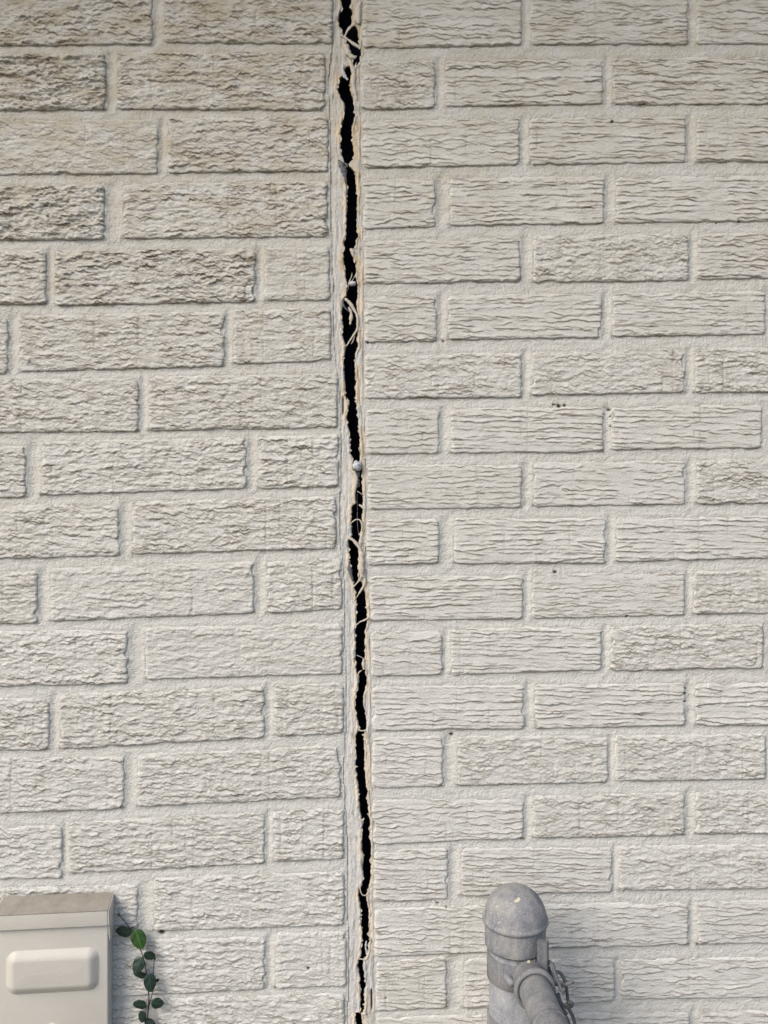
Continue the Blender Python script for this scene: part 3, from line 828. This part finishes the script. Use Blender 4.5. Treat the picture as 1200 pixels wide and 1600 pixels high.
# ragged flakes of torn sealant along both lips
for side, par, fn in ((-1, wl, crackL), (1, wr, crackR)):
    bm = bmesh.new()
    yy = -30.0
    while yy < 1630:
        e = float(fn(yy)); wd = random.uniform(1.5, 7.0); ln = random.uniform(0.5, 2.2) * (2.0 if random.random() < 0.08 else 1)
        base_x = e + side * 1.5
        pts = [(base_x, yy - wd), (e - side * ln * .5, yy - wd * .3), (e - side * ln, yy + random.uniform(-1, 1)), (e - side * ln * .4, yy + wd * .6), (base_x, yy + wd)]
        d0 = random.uniform(-0.0005, 0.002)
        fr = [bm.verts.new(((p[0] - 600) * S, -d0 + 0.0022 + 0.0008 * random.random(), (800 - p[1]) * S)) for p in pts]
        bk = [bm.verts.new(v.co + Vector((side * 0.0005, 0.0012, 0))) for v in fr]
        bm.faces.new(fr)
        for i in range(4): bm.faces.new((fr[i], fr[i + 1], bk[i + 1], bk[i]))
        yy += random.choice((6, 12, 22, 40)) * random.uniform(0.6, 1.4)
    tag(bm_obj('torn_flake', bm, M_thread, par, smooth=False), kind='stuff')

def lump(name, ctr, r, mat, label, cat, sc=(1, 0.8, 1.1), sd_=1):
    bm = bmesh.new()
    bmesh.ops.create_icosphere(bm, subdivisions=3, radius=1)
    for v in bm.verts:
        n = 1 + 0.45 * float(noise(v.co.x * 2.3 + sd_, v.co.z * 2.3 + v.co.y, 141)) + 0.3 * float(noise(v.co.x * 6, v.co.z * 6 + v.co.y * 3, 142))
        v.co = Vector((v.co.x * sc[0], v.co.y * sc[1], v.co.z * sc[2])) * n * r
    o = bm_obj(name, bm, mat)
    o.location = ctr
    return tag(o, label, cat)
lump('foam_lump', P(558, 728, 0.002), 6.6 * S, M_white, 'round whitish lump wedged in the crack halfway down the wall', 'lump')
lump('fluff_tuft', P(551, 443, -0.001), 4.6 * S, M_white, 'small white fluffy tuft caught in the upper part of the crack', 'fluff', (1.1, 0.7, 0.8), 4)

# ------------------------------------------------------------------ utility box
YAW = 5.6
d_r = 0.024                               # depth of the right front edge
bx = empty('utility_box', P(88, 1600, 0.0) + Vector((0, 0, 0)), 'beige metal utility box with sloped lid and embossed panel at lower left', 'utility box')
# local frame of the box: origin at the lower edge of the lid at the front right corner
O = P(169.5, 1444.5, d_r)
ax = Vector((-math.cos(math.radians(YAW)), -math.sin(math.radians(YAW)), 0))   # towards the left along the face
an = Vector((math.sin(math.radians(YAW)), -math.cos(math.radians(YAW)), 0))    # out of the face
zz = Vector((0, 0, 1))
def B(a, out, z): return O + ax * a + an * out + zz * z
Wb = (169.5 + 1.5) * S * (D - d_r - 0.006) / D
DEP = 0.026
def prism(name, pts, mat, bevel=0.0015):      # list of 8 points bottom ring, top ring
    bm = bmesh.new()
    v = [bm.verts.new(p) for p in pts]
    for f in ((0, 1, 2, 3), (7, 6, 5, 4), (0, 4, 5, 1), (1, 5, 6, 2), (2, 6, 7, 3), (3, 7, 4, 0)):
        bm.faces.new([v[i] for i in f])
    bmesh.ops.bevel(bm, geom=bm.edges[:], offset=bevel, segments=3, affect='EDGES', profile=0.6)
    o = bm_obj(name, bm, mat, bx)
    return o
HB = 0.26
prism('body', [B(0.0008, -0.0015, -HB), B(Wb - 0.001, -0.0015, -HB), B(Wb - 0.001, -DEP, -HB), B(0.0008, -DEP, -HB),
               B(0.0008, -0.0015, 0.012), B(Wb - 0.001, -0.0015, 0.012), B(Wb - 0.001, -DEP, 0.012), B(0.0008, -DEP, 0.012)], M_box, 0.0018)
# lid: front lip, sloped top, side flaps (closed thin solid)
lipH = 0.0185; rise = 0.0085
lid_pts = [(0.0, 0.0025, 0), (0.0, 0.0025, lipH), (0.0, -DEP, lipH + rise), (0.0, -DEP, -0.022), (0.0, -0.004, -0.022), (0.0, -0.0006, 0)]
for a0, a1, prof in ((-0.0012, 0.0006, lid_pts), (Wb - 0.0006, Wb + 0.0012, lid_pts)):
    bm = bmesh.new()
    A = [bm.verts.new(B(a0, p[1], p[2])) for p in prof]; Bv = [bm.verts.new(B(a1, p[1], p[2])) for p in prof]
    bm.faces.new(A); bm.faces.new(Bv[::-1])
    for i in range(len(prof)):
        j = (i + 1) % len(prof); bm.faces.new((A[i], A[j], Bv[j], Bv[i]))
    bmesh.ops.bevel(bm, geom=bm.edges[:], offset=0.0004, segments=2, affect='EDGES')
    bm_obj('lid_side', bm, M_box, bx, smooth=False)
prism('lid_front', [B(0.0007, 0.0028, 0), B(Wb - 0.0007, 0.0028, 0), B(Wb - 0.0007, -0.0008, 0.0), B(0.0007, -0.0008, 0.0),
               B(0.0007, 0.0028, lipH), B(Wb - 0.0007, 0.0028, lipH), B(Wb - 0.0007, -0.0008, lipH), B(0.0007, -0.0008, lipH)], M_box, 0.0007)
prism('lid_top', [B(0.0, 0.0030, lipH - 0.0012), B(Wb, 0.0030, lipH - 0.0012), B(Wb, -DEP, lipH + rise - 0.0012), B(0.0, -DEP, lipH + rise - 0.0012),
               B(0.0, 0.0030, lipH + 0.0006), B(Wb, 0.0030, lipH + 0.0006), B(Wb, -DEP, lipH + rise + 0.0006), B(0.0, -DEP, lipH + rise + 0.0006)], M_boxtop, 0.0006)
# embossed panel: soft rounded swelling
na, nz = 90, 56
a0, a1 = 0.0115 - 0.0012, 0.1195 + 0.0005; z0, z1 = -0.0795 - 0.0006, -0.0265 + 0.0006
A_, Z_ = np.meshgrid(np.linspace(a0, a1, na), np.linspace(z0, z1, nz))
ca, cz = (a0 + a1) / 2, (z0 + z1) / 2; ha, hz = (a1 - a0) / 2, (z1 - z0) / 2; rc = 0.014
qx = np.abs(A_ - ca) - (ha - rc); qz = np.abs(Z_ - cz) - (hz - rc)
sdf = np.minimum(np.maximum(qx, qz), 0) + np.hypot(np.maximum(qx, 0), np.maximum(qz, 0)) - rc
tt = np.clip(-sdf / 0.0125, 0, 1)
hgt = 0.0064 * np.sin(tt * math.pi / 2) ** 1.35 + 0.0010 * np.clip(-sdf / hz, 0, 1) - 0.0019
co = [tuple(B(a, h, z)) for a, h, z in zip(A_.ravel(), hgt.ravel(), Z_.ravel())]
idx = np.arange(A_.size).reshape(A_.shape)
q = np.stack([idx[:-1, :-1], idx[:-1, 1:], idx[1:, 1:], idx[1:, :-1]], -1).reshape(-1, 4)[:, ::-1]
link('embossed_panel', mesh_np('embossed_panel', co, q, True), M_box, bx)
lathe('screw', [(0, 0.0022), (0.004, 0.0020), (0.0075, 0.0012), (0.0082, 0), (0.0082, -0.002)], B(0.0655, -0.0012, -0.1235), an, M_box, bx, 32)

# ------------------------------------------------------------------ vine
vine = empty('climbing_vine', P(232, 1640, 0.006), 'thin climbing vine with small round dark green leaves beside utility box', 'vine')
def vz(u, v, d=0.006): return P(160 + u / 8, 1400 + v / 8, d)
def stem(pts, r):
    tube('stem', [vz(*p) for p in pts], r, M_stem, vine, 8)
stem([(198,190,.004),(232,262,.005),(300,340,.007),(365,440,.008),(420,560,.007),(472,660,.007),(520,800,.008),(550,970,.009),(574,1170,.008),(582,1300,.007),(566,1520,.008),(560,1700,.008),(590,2100,.006)],
     [x * S for x in (.45,.55,.65,.75,.7,.75,.8,.85,.9,.95,1.0,1.0,1.1)])
stem([(648,795,.007),(640,900,.008),(634,985,.009),(628,1190,.008),(600,1310,.008),(575,1400,.008)], [x * S for x in (.45,.5,.5,.55,.6,.6)])
stem([(205,250,.005),(195,235,.006),(188,232,.007)], [0.0007, 0.0006, 0.0003])
stem([(560,1515,.008),(600,1560,.008),(660,1620,.008)], [0.0006, 0.0005, 0.0004])
stem([(584,1320,.008),(620,1300,.010),(665,1290,.010)], [0.0005, 0.0004, 0.0004])
def leaf(u, v, L, Wd, ang, mat, d=0.010, tiltx=0.0, tilty=0.0, cup=0.12, label=None):
    """ang: direction of the tip in degrees, 0 right, 90 down (photo sense); L,Wd half sizes in zoom px"""
    n_t, n_w = 18, 12
    Ls = L / 8 * S; Ws = Wd / 8 * S
    co = []; vein = []
    for i in range(n_t + 1):
        t = i / n_t
        w = (math.sin(math.pi * min(1, t ** 0.88)) ** 0.62) * (1 - 0.12 * t)
        if t > 0.9: w *= (1 - t) / 0.1 * 0.45 + 0.55 if t < 1 else 0
        for j in range(n_w + 1):
            s = j / n_w * 2 - 1
            x = (t * 2 - 1) * Ls; y = s * w * Ws
            h = -cup * Ws * (abs(s) ** 1.3) * w + 0.10 * Ls * (1 - (2 * t - 1) ** 2) * 0.6
            h += 0.05 * Ws * math.cos(14 * (t - 0.35 * abs(s))) * abs(s) * w
            co.append((x, y, h))
            vn = math.exp(-(s * w * Ws / 0.00025) ** 2) * 0.8
            vn = max(vn, 0.25 * max(0, math.cos(14 * 3.14 * 0.35 * (t - 0.35 * abs(s)))) ** 12)
            vein.append(vn)
    me_q = []
    for i in range(n_t):
        for j in range(n_w):
            a = i * (n_w + 1) + j
            me_q.append((a, a + 1, a + n_w + 2, a + n_w + 1))
    me = mesh_np('leaf', co, me_q, True, {'vein': vein})
    me.materials.append(mat)
    o = bpy.data.objects.new('leaf', me); C.objects.link(o); o.parent = vine
    o.location = vz(u, v, d) - vine.location
    # leaf plane faces the camera (-Y): local x -> tip direction, local z -> -Y
    a = math.radians(ang)
    X = Vector((math.cos(a), 0, -math.sin(a))); Z = Vector((0, -1, 0)); Y = Z.cross(X)
    Mx = Matrix((X, Y, Z)).transposed()
    Mx = Matrix.Rotation(math.radians(tiltx), 3, 'X') @ Matrix.Rotation(math.radians(tilty), 3, 'Z') @ Mx
    o.rotation_euler = Mx.to_euler()
    if label: o['label'] = label
    sol = o.modifiers.new('thickness', 'SOLIDIFY'); sol.thickness = 0.0003
    return o
leaf(262, 443, 106, 82, 178, M_leaf, 0.009, 8, -8)
leaf(456, 543, 126, 95, 66, M_leaf2, 0.011, -10, 8, label='brighter green leaf')
leaf(592, 746, 78, 68, 25, M_leaf, 0.010, 12, 6)
leaf(449, 868, 108, 78, 112, M_leaf, 0.012, -14, -6)
leaf(470, 985, 88, 58, 195, M_leaf, 0.006, 18, -4)
leaf(596, 1086, 112, 80, 82, M_leaf, 0.013, -8, 10)
leaf(466, 1356, 94, 70, 174, M_leaf, 0.010, 10, -8)
leaf(690, 1340, 80, 68, 8, M_leaf, 0.010, -6, 12)
leaf(500, 1510, 84, 58, 100, M_leaf, 0.012, 6, -12)
leaf(600, 1590, 84, 52, 28, M_leaf, 0.009, -12, 6)
leaf(560, 1740, 84, 64, 120, M_leaf, 0.009, -12, 6)
leaf(690, 1830, 84, 64, 40, M_leaf, 0.009, 10, 6)
M_bud = simple('red_bud', (0.05, 0.012, 0.008), 0.5)
for (u, v, r) in ((690, 1055, 20), (655, 790, 13)):
    bm = bmesh.new(); bmesh.ops.create_icosphere(bm, subdivisions=2, radius=r / 8 * S)
    for vv in bm.verts: vv.co *= 1 + random.uniform(-.25, .25)
    for vv in bm.verts: vv.co += vz(u, v, 0.008)
    bm_obj('bud', bm, M_bud if r > 15 else M_stem, vine)

# ------------------------------------------------------------------ chain-link fence post
dp = 0.085
fx = P(805, 1434, dp)
kp = (D - dp) / D
px = S * kp                                # metres per photo pixel at the post
fence = empty('chain_link_fence', (fx.x, -dp, GROUND), 'galvanised chain-link fence end: domed post, top rail and wire mesh, lower right', 'fence')
R = 49 * px
z_rim = fx.z
prof = [(0, 50 * px)] + [(R * math.sin(math.radians(a)), 50 * px * math.cos(math.radians(a)) ) for a in range(5, 86, 5)]
prof += [(R * 1.0, 2.5 * px), (R * 1.045, 0.8 * px), (R * 1.05, -2.2 * px), (R * 1.02, -5 * px), (R * 0.965, -6.2 * px), (R * 0.965, -9 * px), (R * 0.965, -26 * px), (R * 0.96, -39 * px), (R * 0.93, -42 * px), (R * 0.84, -41 * px), (R * 0.8, -30 * px)]
lathe('post_cap', prof, (fx.x, -dp, z_rim), (0, 0, 1), M_cap, fence, 96)
RP = 40.5 * px
lathe('post', [(0, z_rim - 20 * px - GROUND), (RP, z_rim - 22 * px - GROUND), (RP, 0.0)], (fx.x, -dp, GROUND), (0, 0, 1), M_galv, fence, 72)
def band(zc_, hgt, rad, name='tension_band'):
    t = 1.6 * px
    lathe(name, [(rad - t, -hgt / 2), (rad + t * .6, -hgt / 2), (rad + t, -hgt / 2 + t * .5), (rad + t, hgt / 2 - t * .5), (rad + t * .6, hgt / 2), (rad - t, hgt / 2)], (fx.x, -dp, zc_), (0, 0, 1), M_rail, fence, 72)
band((800 - 1506) * px, 38 * px, RP + 2.0 * px)
band((800 - 1598) * px, 34 * px, RP + 2.0 * px)
for zz_ in (-0.85, -1.15, -1.45): band(zz_, 30 * px, RP + px)
# carriage bolt
lathe('bolt', [(0, 0.012), (0.0028, 0.0118), (0.0034, 0.010), (0.0034, -0.006)], P(794, 1528.5, dp + RP + 0.001) , (0.25, -1, 0.0), M_galv, fence, 20)
# rail end cup and top rail, running away from the wall towards the viewer
dA = dp + RP + 0.004
A0 = P(828, 1528, dA)
rail_dir = Vector((0.06, -1.0, 0.0)).normalized()
rc = 28.5 * S * (D - dA) / D
cup = [(0, -0.013), (rc * 0.45, -0.0115), (rc * 0.75, -0.0075), (rc * 0.93, -0.002), (rc, 0.004), (rc, 0.016), (rc * 1.10, 0.0175), (rc * 1.13, 0.021), (rc * 1.10, 0.0245), (rc * 0.98, 0.0255), (rc * 0.9, 0.024)]
lathe('rail_end_cup', cup, A0, rail_dir, M_rail, fence, 72)
rr_ = rc * 0.875
lathe('top_rail', [(rr_, 0.01), (rr_, 0.12), (rr_, 1.15), (0, 1.15)], A0, rail_dir, M_rail, fence, 72)
lathe('rail_band', [(rr_ * .98, 0.083), (rr_ * 1.06, 0.0835), (rr_ * 1.06, 0.086), (rr_ * .98, 0.0865)], A0, rail_dir, M_rail, fence, 72)
# chips of old yellowish paint
def chip(ctr, nrm, r, n=9):
    nrm = Vector(nrm).normalized(); a = nrm.orthogonal().normalized(); b = nrm.cross(a)
    bm = bmesh.new(); vs = []
    for k in range(n):
        t = 2 * math.pi * k / n; q_ = r * random.uniform(0.55, 1.25)
        vs.append(bm.verts.new(Vector(ctr) + a * math.cos(t) * q_ + b * math.sin(t) * q_ * 0.7))
    f = bm.faces.new(vs)
    ex = bmesh.ops.extrude_face_region(bm, geom=[f])
    for v in [e for e in ex['geom'] if isinstance(e, bmesh.types.BMVert)]: v.co += nrm * 0.0003
    bm_obj('paint_chip', bm, M_chip, fence, smooth=False)
def on_dome(th, ph, r):       # th: azimuth from the viewer, ph: polar from the top
    n = Vector((math.sin(th) * math.sin(ph), -math.cos(th) * math.sin(ph), math.cos(ph)))
    c = Vector((fx.x, -dp, z_rim)) + Vector((n.x * R, n.y * R, n.z * 50 * px))
    chip(c, n, r)
on_dome(-0.05, 0.62, 0.0038); on_dome(-0.95, 0.95, 0.0014); on_dome(-0.7, 1.35, 0.0009); on_dome(0.4, 1.2, 0.0006); on_dome(-1.1, 1.2, 0.0010)
qd = rail_dir.to_track_quat('Z', 'Y')
for hh, tx, r in ((0.004, -0.12, 0.0026), (0.000, 0.25, 0.0008), (0.002, -0.5, 0.0008)):
    n = Vector((math.sin(tx), -0.15, math.cos(tx))).normalized()
    rad = rc * 1.0
    c = A0 + rail_dir * hh + Vector((math.sin(tx), 0, math.cos(tx))) * rad
    chip(c, n, r)
# tension bar
bx0 = P(840.5, 1468, dp + 0.034); bt = 7.2 * px
bm = bmesh.new()
bmesh.ops.create_cube(bm, size=1)
zt = bx0.z; zb = GROUND + 0.03
for v in bm.verts:
    lx, ly = v.co.x * 0.0115, v.co.y * 0.0062
    ca_, sa_ = math.cos(math.radians(28)), math.sin(math.radians(28))
    v.co = Vector((bx0.x + 0.005 + lx * ca_ + ly * sa_, bx0.y - lx * sa_ + ly * ca_ - 0.002, (zt + zb) / 2 + v.co.z * (zt - zb)))
bmesh.ops.bevel(bm, geom=bm.edges[:], offset=0.0006, segments=2, affect='EDGES')
bm_obj('tension_bar', bm, M_wire, fence, smooth=False)
# wire mesh: knuckled ends near the top (placed from the photo), then diamonds down to the ground
def fz(u, v, d): return P(730 + u / 6, 1360 + v / 6, d)
WR = 0.0019
def wire(pts, r=WR): tube('wire', pts, r, M_wire, fence, 8, sub=5)
wire([fz(745, 985, .115), fz(748, 900, .117), fz(765, 858, .120), fz(800, 880, .124), fz(815, 935, .128), fz(850, 1040, .134), fz(890, 1130, .14), fz(905, 1140, .142)])
wire([fz(760, 900, .112), fz(790, 980, .116), fz(815, 1050, .12), fz(860, 1075, .124), fz(930, 1068, .128), fz(975, 1048, .13), fz(985, 1050, .132)])
wire([fz(830, 950, .112), fz(870, 960, .112), fz(905, 1010, .113), fz(925, 1080, .114), fz(940, 1180, .115), fz(948, 1250, .116)])
wire([fz(815, 1050, .125), fz(800, 1120, .128), fz(830, 1170, .131), fz(880, 1260, .136), fz(935, 1355, .142)])
wire([fz(850, 1150, .12), fz(870, 1220, .125), fz(900, 1270, .128), fz(950, 1280, .132), fz(985, 1262, .134), fz(975, 1235, .135), fz(945, 1240, .134)])
wire([fz(935, 1270, .118), fz(970, 1330, .12), fz(1000, 1400, .122), fz(1020, 1520, .125)])
wire([fz(845, 1270, .135), fz(850, 1320, .14), fz(900, 1400, .145), fz(950, 1500, .15)])
wire([fz(895, 1330, .128), fz(930, 1380, .134), fz(960, 1460, .14), fz(985, 1540, .146)])
xw = P(862, 1600, 0.14).x
zt = P(862, 1600, 0.12).z - 0.01
for k in range(22):
    y0 = -(0.115 + 0.05 * k)
    pts = []
    z = zt - (0.0 if k % 2 == 0 else 0.0)
    i = 0
    while z > GROUND + 0.03:
        pts.append(Vector((xw + 0.0025 * (1 if i % 2 else -1) + 0.06 * (-(y0) - 0.115), y0 - (0.027 if (i + k) % 2 else -0.0), z)))
        z -= 0.027; i += 1
    tube('wire', pts, WR, M_wire, fence, 5, sub=1)
